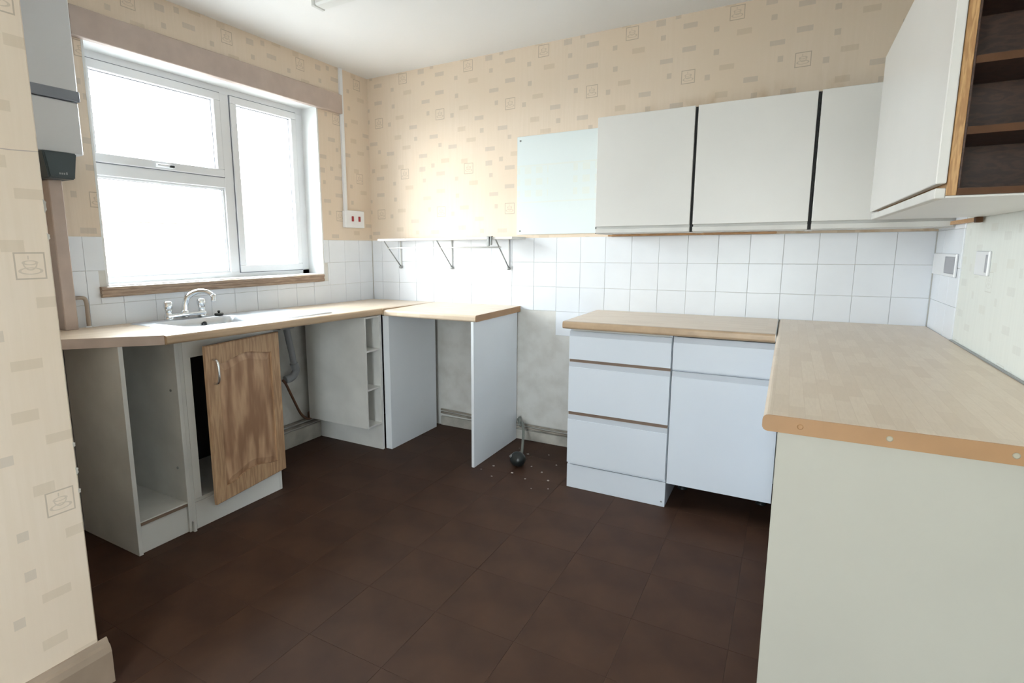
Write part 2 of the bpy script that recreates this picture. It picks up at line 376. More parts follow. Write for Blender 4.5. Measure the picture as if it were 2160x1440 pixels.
# ---------------------------------------------------------------- kitchen window
win = struct('window_1', box(-.215, -.135, WY0-.03, WY0+.045, WZ0-.03, WZ1+.02, .004), 'upvc')     # left jamb carries the rest
def wp(name, y0, y1, z0, z1, x0=-.205, x1=-.140, m='upvc', p=None, bev=.004): return obj(name, box(x0, x1, y0, y1, z0, z1, bev, 2), m, p or win)
wp('frame_head', WY0, WY1+.03, 2.148, WZ1+.02, -.215, -.135); wp('frame_jamb', -.575, WY1+.03, WZ0-.03, 2.15, -.215, -.135)
wp('frame_foot', WY0, WY1+.03, WZ0-.03, 1.142, -.215, -.135); wp('mullion', -1.135, -1.072, 1.14, 2.15, -.215, -.135)
wp('transom', WY0, -1.133, 1.628, 1.690, -.215, -.135)
def sash(name, y0, y1, z0, z1, w):
    bm = bmesh.new()
    for a in ((y0, y1, z1-w, z1), (y0, y1, z0, z0+w), (y0, y0+w, z0+w, z1-w), (y1-w, y1, z0+w, z1-w)): bx(bm, -.195, -.125, *a, .004, 2)
    s = obj(name, bm, 'upvc', win)
    obj('pane', box(-.166, -.160, y0+w-.008, y1-w+.008, z0+w-.008, z1-w+.008), 'glass', s)
    gasket_gap_line(s, y0+w-.001, y1-w+.001, z0+w-.001, z1-w+.001, -.150); gasket_gap_line(s, y0-.004, y1+.004, z0-.004, z1+.004, -.1325, .0045); return s  # second ring paints the shaded gap line between sash and frame
def gasket_gap_line(p, y0, y1, z0, z1, x, w=.004):
    bm = bmesh.new()
    for a in ((y0, y1, z1-w, z1), (y0, y1, z0, z0+w), (y0, y0+w, z0+w, z1-w), (y1-w, y1, z0+w, z1-w)): bx(bm, x-.004, x, *a)
    obj('gasket_gap_line', bm, 'gasket_gap_line', p)
def beadframe(y0, y1, z0, z1):
    bm = bmesh.new(); w = .014
    for a in ((y0, y1, z1-w, z1), (y0, y1, z0, z0+w), (y0, y0+w, z0+w, z1-w), (y1-w, y1, z0+w, z1-w)): bx(bm, -.175, -.145, *a, .003)
    s = obj('glazing_bead', bm, 'upvc', win); obj('pane', box(-.166, -.160, y0+.004, y1-.004, z0+.004, z1-.004), 'glass', s)
    gasket_gap_line(s, y0+.013, y1-.013, z0+.013, z1-.013, -.150, .003)
s1 = sash('top_sash', -1.862, -1.137, 1.688, 2.150, .042); sash('side_sash', -1.070, -.577, 1.14, 2.150, .042)
beadframe(-1.862, -1.133, 1.140, 1.630)
bm = bmesh.new(); bx(bm, -.126, -.112, -1.545, -1.455, 1.697, 1.715, .004, 2); bx(bm, -.114, -.100, -1.548, -1.480, 1.699, 1.713, .005, 2); obj('sash_handle', bm, 'upvc', s1)
obj('handle_slot', box(-.112, -.0995, -1.478, -1.455, 1.700, 1.711, .002), 'dark', s1)
bm = bmesh.new(); prism(bm, [(-.140, 1.060), (.020, 1.060), (.026, 1.068), (.026, 1.074), (.021, 1.079), (.021, 1.090), (.027, 1.095), (.025, 1.106), (.015, 1.109), (-.140, 1.109)], 1, -1.938, -.533)
obj('window_sill', bm, 'sillwood', win)
bm = bmesh.new(); bx(bm, -.14, .001, WY1-.012, WY1+.0, 1.105, 2.19); bx(bm, -.14, .001, WY0, WY0+.010, 1.105, 2.19)
bx(bm, -.14, .0005, WY0, WY1, 2.186, 2.2)
obj('reveal_lining', bm, 'reveal', win)
obj('sill_top', box(-.14, .004, WY0+.01, WY1-.012, 1.106, 1.113, .002), 'reveal', win)
tr = struct('trim_1', box(-.002, .032, -1.955, -.300, 2.180, 2.302, .003), 'brownpaint')

# unseen glazed door added behind the camera for fill light: two clear panes
w2 = struct('window_fill', box(GX0, GX0+.06, YF-.09, YF-.03, 0, GZ1, .003), 'upvc')
for a in ((GX1-.06, GX1, 0, GZ1), ((GX0+GX1)/2-.04, (GX0+GX1)/2+.04, 0, GZ1)): obj('frame_stile', box(a[0], a[1], YF-.09, YF-.03, a[2], a[3], .003), 'upvc', w2)
for a in ((0, .09), (GZ1-.06, GZ1)): obj('frame_rail', box(GX0+.06, GX1-.06, YF-.088, YF-.032, *a, .003), 'upvc', w2)
for a in ((GX0+.05, (GX0+GX1)/2-.035), ((GX0+GX1)/2+.035, GX1-.05)): obj('pane', box(a[0], a[1], YF-.063, YF-.057, .08, GZ1-.05), 'glass', w2)

# ---------------------------------------------------------------- baseboards and trims
bm = bmesh.new(); prism(bm, [(PX-.001, 0), (PX+.024, 0), (PX+.024, .10), (PX+.018, .118), (PX+.010, .124), (PX+.004, .136), (PX-.001, .138)], 1, YF+.01, PY+.022)
struct('baseboard_near', bm, 'skirt')
struct('baseboard_back', box(.605, 1.772, -.016, .001, 0, .066, .003), 'skirt_white')
struct('baseboard_left', box(-.001, .016, -1.36, -.625, 0, .105, .003), 'skirt_white')
for zz, rr in ((.082, .008), (.104, .007)):
    o = obj('heating_pipe', tube(bmesh.new(), smoothpath([(.606, -.012, zz+.012), (.9, -.014, zz+.004), (1.22, -.012, zz), (1.5, -.014, zz-.003), (1.770, -.012, zz)], 4), rr, 8), 'plasterpipe')
    tag(o, 'lower painted pipe running along the back wall above its skirting' if zz < .09 else 'upper painted pipe running along the back wall above its skirting', 'pipe')
for zz, rr in ((.124, .009), (.152, .008)):
    o = obj('heating_pipe', tube(bmesh.new(), [(.013, -1.355, zz), (.013, -1.0, zz+.003), (.013, -.63, zz)], rr, 8), 'plasterpipe')
    tag(o, 'lower painted pipe on the wall under the sink drainer' if zz < .13 else 'upper painted pipe on the wall under the sink drainer', 'pipe')

# ---------------------------------------------------------------- worktops
def zt(y): return .898 + .0165*abs(y)          # the sink run is a little out of level
def shear(bm, z0=.9):
    for v in bm.verts: v.co.z += zt(v.co.y)-z0
    return bm
def nose_profile(xb, xf, zb=.862, zt_=.900, r=.012, n=4):
    p = [(xb, zb)]
    p += [(xf-r+r*math.sin(a), zb+r-r*math.cos(a)) for a in [i*math.pi/2/n for i in range(n+1)]]
    p += [(xf-r+r*math.cos(a), zt_-r+r*math.sin(a)) for a in [i*math.pi/2/n for i in range(n+1)]]
    return p + [(xb, zt_)]
t = thing('worktop', 'long beech-effect worktop under the window holding the sink', 'worktop', (.3, -1.0, .862))
XF, YJ = .572, -1.985
bm = bmesh.new()
bx(bm, .0075, .105, YJ, -.0075, .862, .900); bx(bm, .105, .545, -1.345, -.0075, .862, .900); bx(bm, .105, .545, YJ, -1.80, .862, .900); bx(bm, .47, .545, -1.80, -1.345, .862, .900)
obj('top', shear(bm), 'wt_y', t)
bm = bmesh.new(); prism(bm, nose_profile(.545, XF), 1, YJ, -.612); bx(bm, .545, .577, -.612, -.0075, .862, .900)
obj('front_nosing', shear(bm), 'nose', t)
t = thing('worktop', 'short angled beech worktop end with square edge beside the wallpapered wall', 'worktop', (.2, -2.3, .862))
pts = [(.0075, -2.555), (.12, -2.555), (.325, -2.262), (.556, YJ-.001), (.0075, YJ-.001)]
bm = bmesh.new(); prism(bm, pts, 2, .8625, .9015); obj('top', shear(bm), 'wt_y', t)
bm = bmesh.new()
for a, b in ((pts[1], pts[2]), (pts[2], pts[3])):
    d = Vector((b[0]-a[0], b[1]-a[1])).normalized(); nrm = Vector((d.y, -d.x))*.0015
    q = [a, b, (b[0]+nrm.x, b[1]+nrm.y), (a[0]+nrm.x, a[1]+nrm.y)]
    prism(bm, q, 2, .8623, .9013)
obj('edging_strip', shear(bm), 'brownpaint', t)
t = thing('worktop', 'small beech-effect worktop over the empty appliance bay in the corner', 'worktop', (.9, -.3, .862))
part(t, 'top', 'wt_x', .5785, 1.228, -.578, -.0075, .862, .900, .0)
bm = bmesh.new(); prism(bm, [(y, z) for y, z in [(-q[0], q[1]) for q in nose_profile(.578, .607)]], 0, .5785, 1.228); obj('front_nosing', bm, 'wt_x', t)
bm = bmesh.new(); prism(bm, [(-q[0], q[1]) for q in nose_profile(.0078, .6065, .8625, .8995)], 0, 1.228, 1.2305); obj('edging_strip', bm, 'edge', t)
t = thing('worktop', 'beech-effect worktop over the white drawer unit', 'worktop', (2.2, -.3, .862))
part(t, 'top', 'wt_x', 1.745, 2.699, -.578, -.0075, .862, .900, 0)
bm = bmesh.new(); prism(bm, [(-q[0], q[1]) for q in nose_profile(.578, .607)], 0, 1.745, 2.699); obj('front_nosing', bm, 'nose', t)
bm = bmesh.new(); prism(bm, [(-q[0], q[1]) for q in nose_profile(.0078, .6065, .8625, .8995)], 0, 1.7425, 1.745); obj('edging_strip', bm, 'edge', t)
obj('joint_strip', box(2.6985, 2.7015, -.606, -.0078, .870, .9008, 0), 'greymetal', t)
t = thing('worktop', 'wide beech-effect worktop along the right wall with screwed orange end', 'worktop', (3.0, -.95, .862))
part(t, 'top', 'wt_y', 2.728, W-.0075, -1.905, -.0075, .862, .900, 0)
bm = bmesh.new(); prism(bm, [(2.728+2.728-q[0]-.0, q[1]) for q in nose_profile(2.728, 2.7535)], 1, -1.905, -.0075); obj('front_nosing', bm, 'wt_y', t)
pr = [(2.7015+(q[0]*-1+.6065), q[1]) for q in nose_profile(.0, .6065, .8622, .8996)]
bm = bmesh.new(); prism(bm, pr, 1, -1.908, -1.905); es = obj('edging_strip', bm, 'edge', t)
for sx in (2.775, 2.932, 3.123): obj('screw_cap', lathe(bmesh.new(), [(.006, 0), (.006, -.001), (.004, -.002)], (sx, -1.908, .881), 1, 12), 'screw' if sx > 2.8 else 'edge', es)
o = obj('sealant_bead', box(W-.010, W-.0005, -1.9, -.462, .899, .905, .002), 'greymetal', t)

# ---------------------------------------------------------------- sink, tap, plug
def sm(a, b, v): v = min(1, max(0, (v-a)/(b-a))); return v*v*(3-2*v)
sk = thing('sink', 'stainless steel inset sink with single bowl and ribbed drainer', 'sink', (.28, -1.42, .91))
SX0, SX1, SY0, SY1 = .055, .500, -1.850, -.965
nx, ny = 44, 90; bm = bmesh.new(); g = []
def sink_h(x, y):
    e = min(x-SX0, SX1-x, y-SY0, SY1-y)
    h = -.0055*(1-sm(0, .010, e)) - .001*sm(.012, .02, e)
    bu = min(x-.125, .422-x, y+1.785, -1.365-y)          # bowl
    if bu > -.004:
        cxn = max(0, max(.125+.05-x, x-.422+.05)); cyn = max(0, max(-1.785+.05-y, y+1.365+.05))
        rr = .05-math.hypot(cxn, cyn); h -= .145*sm(-.002, .038, rr)
    du = min(x-.10, .46-x, y+1.325, -1.0-y)
    if du > 0: h += -.0025*sm(0, .015, du) + .0018*max(0, math.sin((x-.10)/.36*math.pi*2*8))*sm(0, .03, du)
    return h
for i in range(nx+1):
    x = SX0+(SX1-SX0)*i/nx
    g.append([bm.verts.new((x, SY0+(SY1-SY0)*j/ny, .906+sink_h(x, SY0+(SY1-SY0)*j/ny))) for j in range(ny+1)])
for i in range(nx):
    for j in range(ny): f = bm.faces.new((g[i][j], g[i+1][j], g[i+1][j+1], g[i][j+1])); f.smooth = True
shear(bm); basin = obj('basin', bm, 'steel', sk)
wz = zt(-1.57)-.9
obj('waste', lathe(bmesh.new(), [(.034, 0), (.034, .003), (.026, .003), (.022, -.002), (.004, -.003)], (.29, -1.57, .757+wz), 2, 20), 'chrome', sk)
obj('overflow', lathe(bmesh.new(), [(.014, 0), (.014, .004), (.008, .005)], (.137, -1.52, .872+wz), 0, 14), 'black', sk)
tp_ = thing('mixer_tap', 'chrome kitchen mixer tap with swan spout and two knobs', 'tap', (.085, -1.585, .925))
tz = zt(-1.585)+.0075
bm = bmesh.new(); bx(bm, .065, .110, -1.690, -1.480, tz+.010, tz+.030, .008, 3); obj('body', bm, 'chrome', tp_)
for yy in (-1.675, -1.495):
    z = tz+.004
    obj('pillar', lathe(bmesh.new(), [(.022, -.006), (.022, .006), (.017, .012), (.016, .040), (.018, .044)], (.088, yy, z), 2, 18), 'chrome', tp_)
    kb = obj('knob', lathe(bmesh.new(), [(.010, .042), (.016, .046), (.021, .062), (.022, .076), (.019, .084), (.014, .088)], (.088, yy, z), 2, 18), 'chrome', tp_)
    obj('index_disc', lathe(bmesh.new(), [(.012, .087), (.012, .0895), (.010, .090)], (.088, yy, z), 2, 14), 'upvc', kb)
obj('collar', lathe(bmesh.new(), [(.020, .006), (.020, .034), (.017, .040)], (.088, -1.59, tz), 2, 18), 'chrome', tp_)
sp = smoothpath([(.088, -1.59, tz+.03), (.094, -1.586, tz+.075), (.110, -1.576, tz+.112), (.150, -1.556, tz+.134), (.195, -1.535, tz+.134), (.222, -1.522, tz+.118)], 6)
obj('spout', tube(bmesh.new(), sp, [.0165-.006*i/(len(sp)-1) for i in range(len(sp))], 14), 'chrome', tp_)
obj('aerator', lathe(bmesh.new(), [(.012, -.030), (.013, -.026), (.013, .0), (.009, .006)], (.226, -1.520, tz+.116), 2, 16), 'chrome', tp_)
pl = thing('sink_plug', 'black rubber sink plug lying behind the bowl by the tap', 'plug', (.10, -1.405, zt(-1.405)+.0065))
obj('disc', lathe(bmesh.new(), [(.020, .0), (.023, .004), (.023, .010), (.019, .012)], (.10, -1.405, zt(-1.405)+.0055), 2, 18), 'black', pl)
obj('ring_stub', lathe(bmesh.new(), [(.005, .011), (.005, .018), (.008, .022), (.005, .026)], (.10, -1.405, zt(-1.405)+.0055), 2, 12), 'black', pl)

# ---------------------------------------------------------------- cabinets under the sink run
def topz(y): return zt(y)-.038+.0005
lc = thing('base_cabinet', 'narrow doorless white base cabinet left of the sink unit', 'cabinet', (.22, -2.0, 0))
part(lc, 'side_panel', 'white_old', .012, .452, -2.116, -2.098, 0, topz(-2.098)); part(lc, 'side_panel', 'white_old', .012, .452, -1.886, -1.868, 0, topz(-1.868))
part(lc, 'back_panel', 'white_old', .012, .018, -2.098, -1.886, .135, topz(-1.886)-.002); sh = part(lc, 'bottom_shelf', 'white_old', .018, .449, -2.0975, -1.8865, .128, .145)
obj('front_edge', box(.449, .4515, -2.097, -1.887, .127, .140), 'rail', sh)
part(lc, 'plinth', 'white', .425, .440, -2.0978, -1.8865, 0, .127)
for zz in (.30, .66): obj('hinge_plate', lathe(bmesh.new(), [(.006, 0), (.006, -.003), (.003, -.004)], (.40, -1.886, zz), 1, 12), 'greymetal', lc)
sc = thing('base_cabinet', 'white sink base cabinet with oak raised-panel door ajar', 'cabinet', (.22, -1.6, 0))
part(sc, 'side_panel', 'white_old', .012, .450, -1.8675, -1.850, 0, topz(-1.85)); part(sc, 'side_panel', 'white_old', .012, .450, -1.368, -1.350, 0, topz(-1.35))
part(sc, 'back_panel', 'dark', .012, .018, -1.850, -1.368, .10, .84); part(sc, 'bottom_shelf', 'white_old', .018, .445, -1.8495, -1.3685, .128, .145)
part(sc, 'top_rail', 'white', .432, .451, -1.8495, -1.3685, .800, topz(-1.37)-.002); part(sc, 'front_stile', 'white', .432, .4515, -1.8495, -1.815, .145, .80)
part(sc, 'plinth', 'white', .432, .450, -1.8495, -1.3685, 0, .127)
part(sc, 'fixing_foot', 'white_old', .4525, .468, -1.875, -1.862, 0, .05)
# oak door: ring frame, recessed field, raised arched panel
DW, DH, DT = .470, .740, .019
def loop(u0, u1, v0, v1, arch, n=10):
    """closed loop (u,v): cathedral-arched top and bottom rails"""
    p = []
    for i in range(n+1): u = u0+(u1-u0)*i/n; p.append((u, v0+arch*(1-math.cos(2*math.pi*i/n))*.5))
    for i in range(n+1): u = u1-(u1-u0)*i/n; p.append((u, v1-arch*.9*(1-(1-math.cos(2*math.pi*i/n))*.5)))
    return p
Lo = [(0+DW*i/10, 0) for i in range(11)] + [(DW-DW*i/10, DH) for i in range(11)]
Li = loop(.062, DW-.062, .066, DH-.066, .030); Lr = loop(.096, DW-.096, .104, DH-.100, .030)
hinge = Vector((.455, -1.338, .115)); free = Vector((.520, -1.800, .115))
U = (free-hinge).normalized(); V = Vector((0, 0, 1)); Nn = V.cross(U).normalized()
if Nn.x < 0: Nn = -Nn
def dp(u, v, w): return hinge + U*(u*(free-hinge).length/DW) + V*v + Nn*w
def ringmesh(loops):
    bm = bmesh.new(); R = [[bm.verts.new(dp(u, v, w)) for u, v in L] for L, w in loops]; n = len(R[0])
    for A, B in zip(R, R[1:]):
        for i in range(n): bm.faces.new((A[i], A[(i+1) % n], B[(i+1) % n], B[i]))
    return bm, R
Lb = [(u+(.004 if u < DW/2 else -.004), v+(.004 if v < DH/2 else -.004)) for u, v in Lo]
bm, R = ringmesh([(Li, .0), (Lo, .0), (Lo, DT-.004), (Lb, DT), (Li, DT), (Li, DT-.011), (Li, 0)])
bmesh.ops.remove_doubles(bm, verts=bm.verts, dist=1e-6)
dr = obj('door', bm, 'door_frame', sc)
bm, R = ringmesh([(Li, .002), (Li, DT-.011), (Lr, DT-.001)]); bm.faces.new(R[-1]); bm.faces.new(R[0][::-1])
obj('raised_panel', bm, 'door_wood', dr)
bm = bmesh.new(); hu = DW-.035
tube(bm, smoothpath([dp(hu, .565, DT-.002), dp(hu, .567, DT+.020), dp(hu, .585, DT+.030), dp(hu, .620, DT+.032), dp(hu, .655, DT+.030), dp(hu, .673, DT+.020), dp(hu, .675, DT-.002)], 4), .0055, 8)
obj('handle', bm, 'chrome', dr)

# waste pipe and supply hose under the drainer
wpz = thing('waste_pipe', 'grey plastic waste pipe hanging under the drainer', 'pipe', (.13, -0.965, .45))
obj('pipe_run', tube(bmesh.new(), smoothpath([(.10, -0.955, .876), (.09, -0.945, .80), (.075, -0.900, .64), (.07, -0.880, .55)], 5), .020, 12), 'pipe', wpz)
obj('elbow', tube(bmesh.new(), smoothpath([(.07, -0.883, .565), (.07, -0.870, .515), (.065, -0.900, .478), (.055, -0.945, .468)], 5), .025, 12), 'pipe', wpz)
obj('clip_bar', box(.012, .12, -1.015, -.905, .795, .808, .003), 'pipe', wpz)
o = obj('supply_hose', tube(bmesh.new(), smoothpath([(.055, -.965, .470), (.06, -.945, .440), (.06, -.90, .345), (.06, -.84, .225), (.055, -.78, .172), (.035, -.72, .165), (.022, -.64, .190)], 6), .0085, 8), 'copper')
tag(o, 'thin brown hose drooping along the wall from the waste pipe', 'hose')
vb = thing('stop_valve', 'small brown stop valve low on the wall in the corner', 'valve', (.02, -.72, .17))
obj('valve_body', box(.004, .045, -.735, -.69, .160, .20, .006), 'copper', vb); obj('valve_tap', box(.03, .06, -.725, -.700, .20, .215, .004), 'black', vb)

# ---------------------------------------------------------------- spice shelf box and corner panels
bx0 = thing('spice_rack', 'tall narrow white open shelf box under the corner worktop', 'shelf box', (.3, -.69, .175))
zb, zz1 = .175, topz(-.62)-.001
obj('side_panel', box(.06, .560, -.765, -.755, zb, zz1, .001), 'white_old', bx0); obj('side_panel', box(.06, .560, -.634, -.624, zb, zz1, .001), 'white_old', bx0)
obj('back_panel', box(.42, .428, -.755, -.634, zb+.01, zz1-.01), 'white_old', bx0)
obj('top_panel', box(.428, .5595, -.7548, -.6342, zz1-.012, zz1-.001, .001), 'white_old', bx0); obj('bottom_panel', box(.06, .5595, -.7548, -.6342, zb, zb+.012, .001), 'white_old', bx0)
for z in (.412, .652): obj('shelf', box(.428, .5595, -.7548, -.6342, z, z+.011, .001), 'white_old', bx0)
o = obj('corner_support_panel', box(.012, .555, -.6225, -.604, 0, topz(-.60)-.001, .001), 'white_old'); tag(o, 'white support board standing behind the narrow shelf box', 'panel')
o = obj('bay_side_panel', box(.556, .604, -.592, -.070, 0, .8625, .0015), 'white_bay'); 
tag(o, 'white side board of the appliance bay next to the narrow shelf box', 'panel')
o = obj('bay_side_panel', box(1.196, 1.214, -.600, -.020, 0, .8625, .0015), 'white_bay')
tag(o, 'free-standing white side board of the appliance bay facing the drawer unit', 'panel')

# ---------------------------------------------------------------- gas hose on the floor
gh = thing('gas_hose', 'grey cooker hose with black bayonet end lying on the floor', 'hose', (1.42, -.44, 0))
obj('wall_valve', tube(bmesh.new(), [(1.222, -.008, .135), (1.245, -.04, .118), (1.262, -.05, .105)], .009, 10), 'hose', gh)
obj('valve_lever', tube(bmesh.new(), smoothpath([(1.262, -.05, .105), (1.254, -.045, .13), (1.240, -.035, .16)], 4), .008, 8), 'hose', gh)
obj('hose', tube(bmesh.new(), smoothpath([(1.255, -.045, .125), (1.285, -.075, .135), (1.320, -.14, .10), (1.355, -.23, .045), (1.385, -.31, .012), (1.405, -.37, .010), (1.415, -.41, .020)], 6), .0085, 10), 'hose', gh)
bm = lathe(bmesh.new(), [(.012, -.040), (.032, -.036), (.042, -.020), (.044, 0), (.042, .020), (.030, .034), (.012, .040)], (0, 0, 0), 2, 22)
for v in bm.verts: v.co = Matrix.Rotation(math.radians(62), 3, 'X') @ v.co; v.co += Vector((1.425, -.450, .044))
obj('bayonet_end', bm, 'black', gh)
obj('bayonet_pin', lathe(bmesh.new(), [(.007, -.01), (.007, .012), (.004, .014)], (1.392, -.475, .066), 1, 10), 'greymetal', gh)
crumbs = [(1.31, -.18), (1.34, -.24), (1.52, -.20), (1.50, -.42), (1.62, -.33), (1.585, -.47), (1.44, -.56), (1.54, -.60), (1.66, -.56), (1.70, -.66), (1.30, -.52), (1.26, -.60), (1.36, -.66), (1.62, -.70), (1.40, -.25)]
for x, y in crumbs:
    bm = bmesh.new(); bmesh.ops.create_icosphere(bm, subdivisions=1, radius=random.uniform(.004, .010))
    for v in bm.verts: v.co = Vector((v.co.x*random.uniform(.7, 1.3)+x, v.co.y*random.uniform(.7, 1.3)+y, max(0, v.co.z*.5+.002)))
    o = obj('plaster_crumb', bm, 'crumb'); tag(o, 'small whitish plaster crumb on the dark floor between bay and drawer unit', 'debris', 'plaster crumbs by the drawer unit')

# ---------------------------------------------------------------- drawer unit, base cabinets
def front_y(p, name, x0, x1, z0, z1, m='white_cool', lip=.026, yf=-.585, th=.018):
    """slab front facing -y with a finger-pull lip sloping back at its top"""
    bm = bmesh.new(); prism(bm, [(yf+th, z0), (yf, z0+.002), (yf, z1-lip), (yf+.004, z1-lip), (yf+th, z1-lip)], 0, x0, x1); f = obj(name, bm, m, p)
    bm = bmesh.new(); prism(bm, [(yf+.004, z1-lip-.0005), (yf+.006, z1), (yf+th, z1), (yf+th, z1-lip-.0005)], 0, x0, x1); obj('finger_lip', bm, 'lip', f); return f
du = thing('drawer_unit', 'white three-drawer base unit with brown finger rails', 'drawer unit', (2.02, -.3, 0))
part(du, 'side_panel', 'white_cool', 1.772, 1.788, -.566, -.02, 0, .8625); part(du, 'side_panel', 'white_cool', 2.262, 2.278, -.566, -.02, 0, .8625)
part(du, 'back_panel', 'white_old', 1.788, 2.262, -.026, -.02, .13, .86); part(du, 'bottom_panel', 'white_cool', 1.788, 2.262, -.566, -.026, .128, .144)
part(du, 'plinth', 'white_cool', 1.7715, 2.2785, -.573, -.5662, 0, .1275)
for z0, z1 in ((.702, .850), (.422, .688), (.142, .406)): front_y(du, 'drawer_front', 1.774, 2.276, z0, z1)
for z in (.688, .406): part(du, 'finger_rail', 'rail', 1.775, 2.275, -.578, -.5665, z-.022, z+.016)
part(du, 'top_rail', 'white_old', 1.788, 2.262, -.5665, -.545, .846, .8625)
part(du, 'corner_screw', 'greymetal', 2.258, 2.266, -.5745, -.5725, .022, .030)
b2 = thing('base_cabinet', 'white base cabinet with one drawer above one door, plinth missing', 'cabinet', (2.5, -.3, 0))
part(b2, 'side_panel', 'white_cool', 2.2815, 2.297, -.566, -.02, .125, .8625); part(b2, 'side_panel', 'white_cool', 2.712, 2.7285, -.566, -.02, .125, .8625)
part(b2, 'bottom_panel', 'white_cool', 2.297, 2.712, -.566, -.02, .128, .144); part(b2, 'back_panel', 'white_old', 2.297, 2.712, -.026, -.02, .144, .86)
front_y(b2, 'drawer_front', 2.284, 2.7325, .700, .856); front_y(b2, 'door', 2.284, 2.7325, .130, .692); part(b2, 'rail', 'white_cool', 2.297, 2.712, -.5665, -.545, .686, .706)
part(b2, 'top_rail', 'dark', 2.297, 2.712, -.5665, -.545, .850, .8625)
for x, y in ((2.32, -.30), (2.69, -.30), (2.32, -.06), (2.69, -.06)): obj('leg', lathe(bmesh.new(), [(.024, 0), (.024, .006), (.014, .012), (.014, .10), (.022, .129)], (x, y, 0), 2, 12), 'black', b2)
b3 = thing('base_cabinet', 'white base cabinet run beneath the right-hand worktop with cream end panel', 'cabinet', (3.0, -1.2, 0))
part(b3, 'end_panel', 'cream', 2.733, W-.004, -1.892, -1.874, 0, .8625, .0015)
part(b3, 'carcass', 'white_cool', 2.755, W-.004, -1.8738, -.61, .10, .861); part(b3, 'plinth', 'white_cool', 2.79, 2.806, -1.8738, -.61, 0, .0995)
for y0, y1 in ((-1.872, -1.453), (-1.450, -1.032), (-1.029, -.612)):
    part(b3, 'door', 'white_cool', 2.736, 2.7545, y0, y1, .13, .692, .002); part(b3, 'drawer_front', 'white_cool', 2.736, 2.7545, y0, y1, .700, .856, .002)

# ---------------------------------------------------------------- wall cabinets
def wallcab(x0, x1, label):
    c = thing('wall_cabinet', label, 'wall cabinet', ((x0+x1)/2, -.15, 1.345), 'white wall cabinets on the back wall')
    part(c, 'side_panel', 'white', x0, x0+.016, -.300, -.0065, 1.345, 1.940); part(c, 'side_panel', 'white', x1-.016, x1, -.300, -.0065, 1.345, 1.940)
    part(c, 'top_panel', 'white', x0+.016, x1-.016, -.300, -.0065, 1.924, 1.940); part(c, 'bottom_panel', 'white', x0+.016, x1-.016, -.300, -.0065, 1.348, 1.364)
    part(c, 'back_panel', 'white_old', x0+.016, x1-.016, -.014, -.008, 1.364, 1.924)
    for a, b in ((x0, x0+.005), (x1-.010, x1))[:1 if x1 > 3.2 else 2]: part(c, 'gap_shade', 'dark', a, b, -.3025, -.3002, 1.346, 1.939, 0)  # dark strips paint the shade in the gaps between doors
    part(c, 'rail_backing', 'white_old', x0+.005, x1-.010, -.3022, -.3002, 1.346, 1.40, 0)
    obj('door', box(x0+.004, x1-.009, -.322, -.303, 1.382, 1.942, .0018), 'white', c)
    obj('finger_rail', box(x0+.004, x1-.009, -.318, -.3026, 1.348, 1.371, .0015), 'white_old', c)
    return c
wallcab(1.806, 2.2945, 'white wall cabinet next to the pale blue glass panel'); wallcab(2.2955, 2.7945, 'middle white wall cabinet of the three above the drawer unit'); wallcab(2.7955, W-.004, 'white wall cabinet in the corner, partly behind the open-ended one')
o = obj('wood_batten', box(1.795, 2.66, -.022, -.0062, 1.3365, 1.3475, .001), 'battenwood'); tag(o, 'thin orange pine batten under the back wall cabinets', 'batten')
# right wall cabinet, open towards the room's near end
rc = thing('wall_cabinet', 'white-doored wall cabinet on the right wall with brown open shelves at its end', 'wall cabinet', (3.15, -1.2, 1.37))
Y0, Y1, ZB, ZT = -1.752, -.665, 1.371, 1.955; XF3 = 3.001
part(rc, 'front_panel', 'lightwood', XF3, XF3+.017, Y0, Y1, ZB+.003, ZT); part(rc, 'top_panel', 'brownin', XF3+.017, W-.002, Y0, Y1, ZT-.017, ZT)
bt = part(rc, 'bottom_panel', 'white', XF3-.0005, W-.002, Y0+.002, Y1, ZB-.002, ZB+.0028); part(rc, 'floor_shelf', 'brownin', XF3+.017, W-.002, Y0, Y1-.02, ZB+.003, ZB+.018)
part(rc, 'back_panel', 'brownin', XF3+.0172, W-.002, Y0+.21, Y0+.222, ZB+.018, ZT-.017); part(rc, 'wall_side_panel', 'brownin', W-.018, W-.0022, Y0, Y0+.21, ZB+.018, ZT-.017); part(rc, 'far_panel', 'white', XF3+.017, W-.002, Y1-.018, Y1, ZB+.018, ZT-.017)
part(rc, 'inner_lining', 'brownin', XF3+.0172, XF3+.022, Y0+.004, Y0+.21, ZB+.018, ZT-.017)
obj('front_edge', box(XF3+.017, W-.0025, Y0-.002, Y0, ZB+.003, ZB+.016), 'brownedge', rc)
for z in (1.508, 1.645, 1.79):
    s = part(rc, 'shelf', 'brownin', XF3+.0222, W-.018, Y0+.014, Y0+.2098, z-.012, z+.003); obj('shelf_edge', box(XF3+.0224, W-.0182, Y0+.012, Y0+.014, z-.012, z+.003), 'brownedge', s)
for xx, z in ((3.045, 1.43), (3.035, 1.695)): obj('shelf_pin', lathe(bmesh.new(), [(.004, 0), (.004, -.003), (.002, -.004)], (xx, Y0+.2098, z), 1, 10), 'screw', rc)
obj('door', box(XF3-.021, XF3-.003, Y0-.010, Y1+.03, 1.398, ZT+.002, .0018), 'white', rc)
obj('finger_rail', box(XF3-.018, XF3+.0, Y0+.004, Y1, ZB-.002, 1.390, .0015), 'white_old', rc)
o = obj('wood_batten', box(W-.024, W-.0062, -.660, -.30, 1.354, 1.368, .001), 'battenwood'); tag(o, 'short pine batten with dark end on the right wall under the cabinets', 'batten')
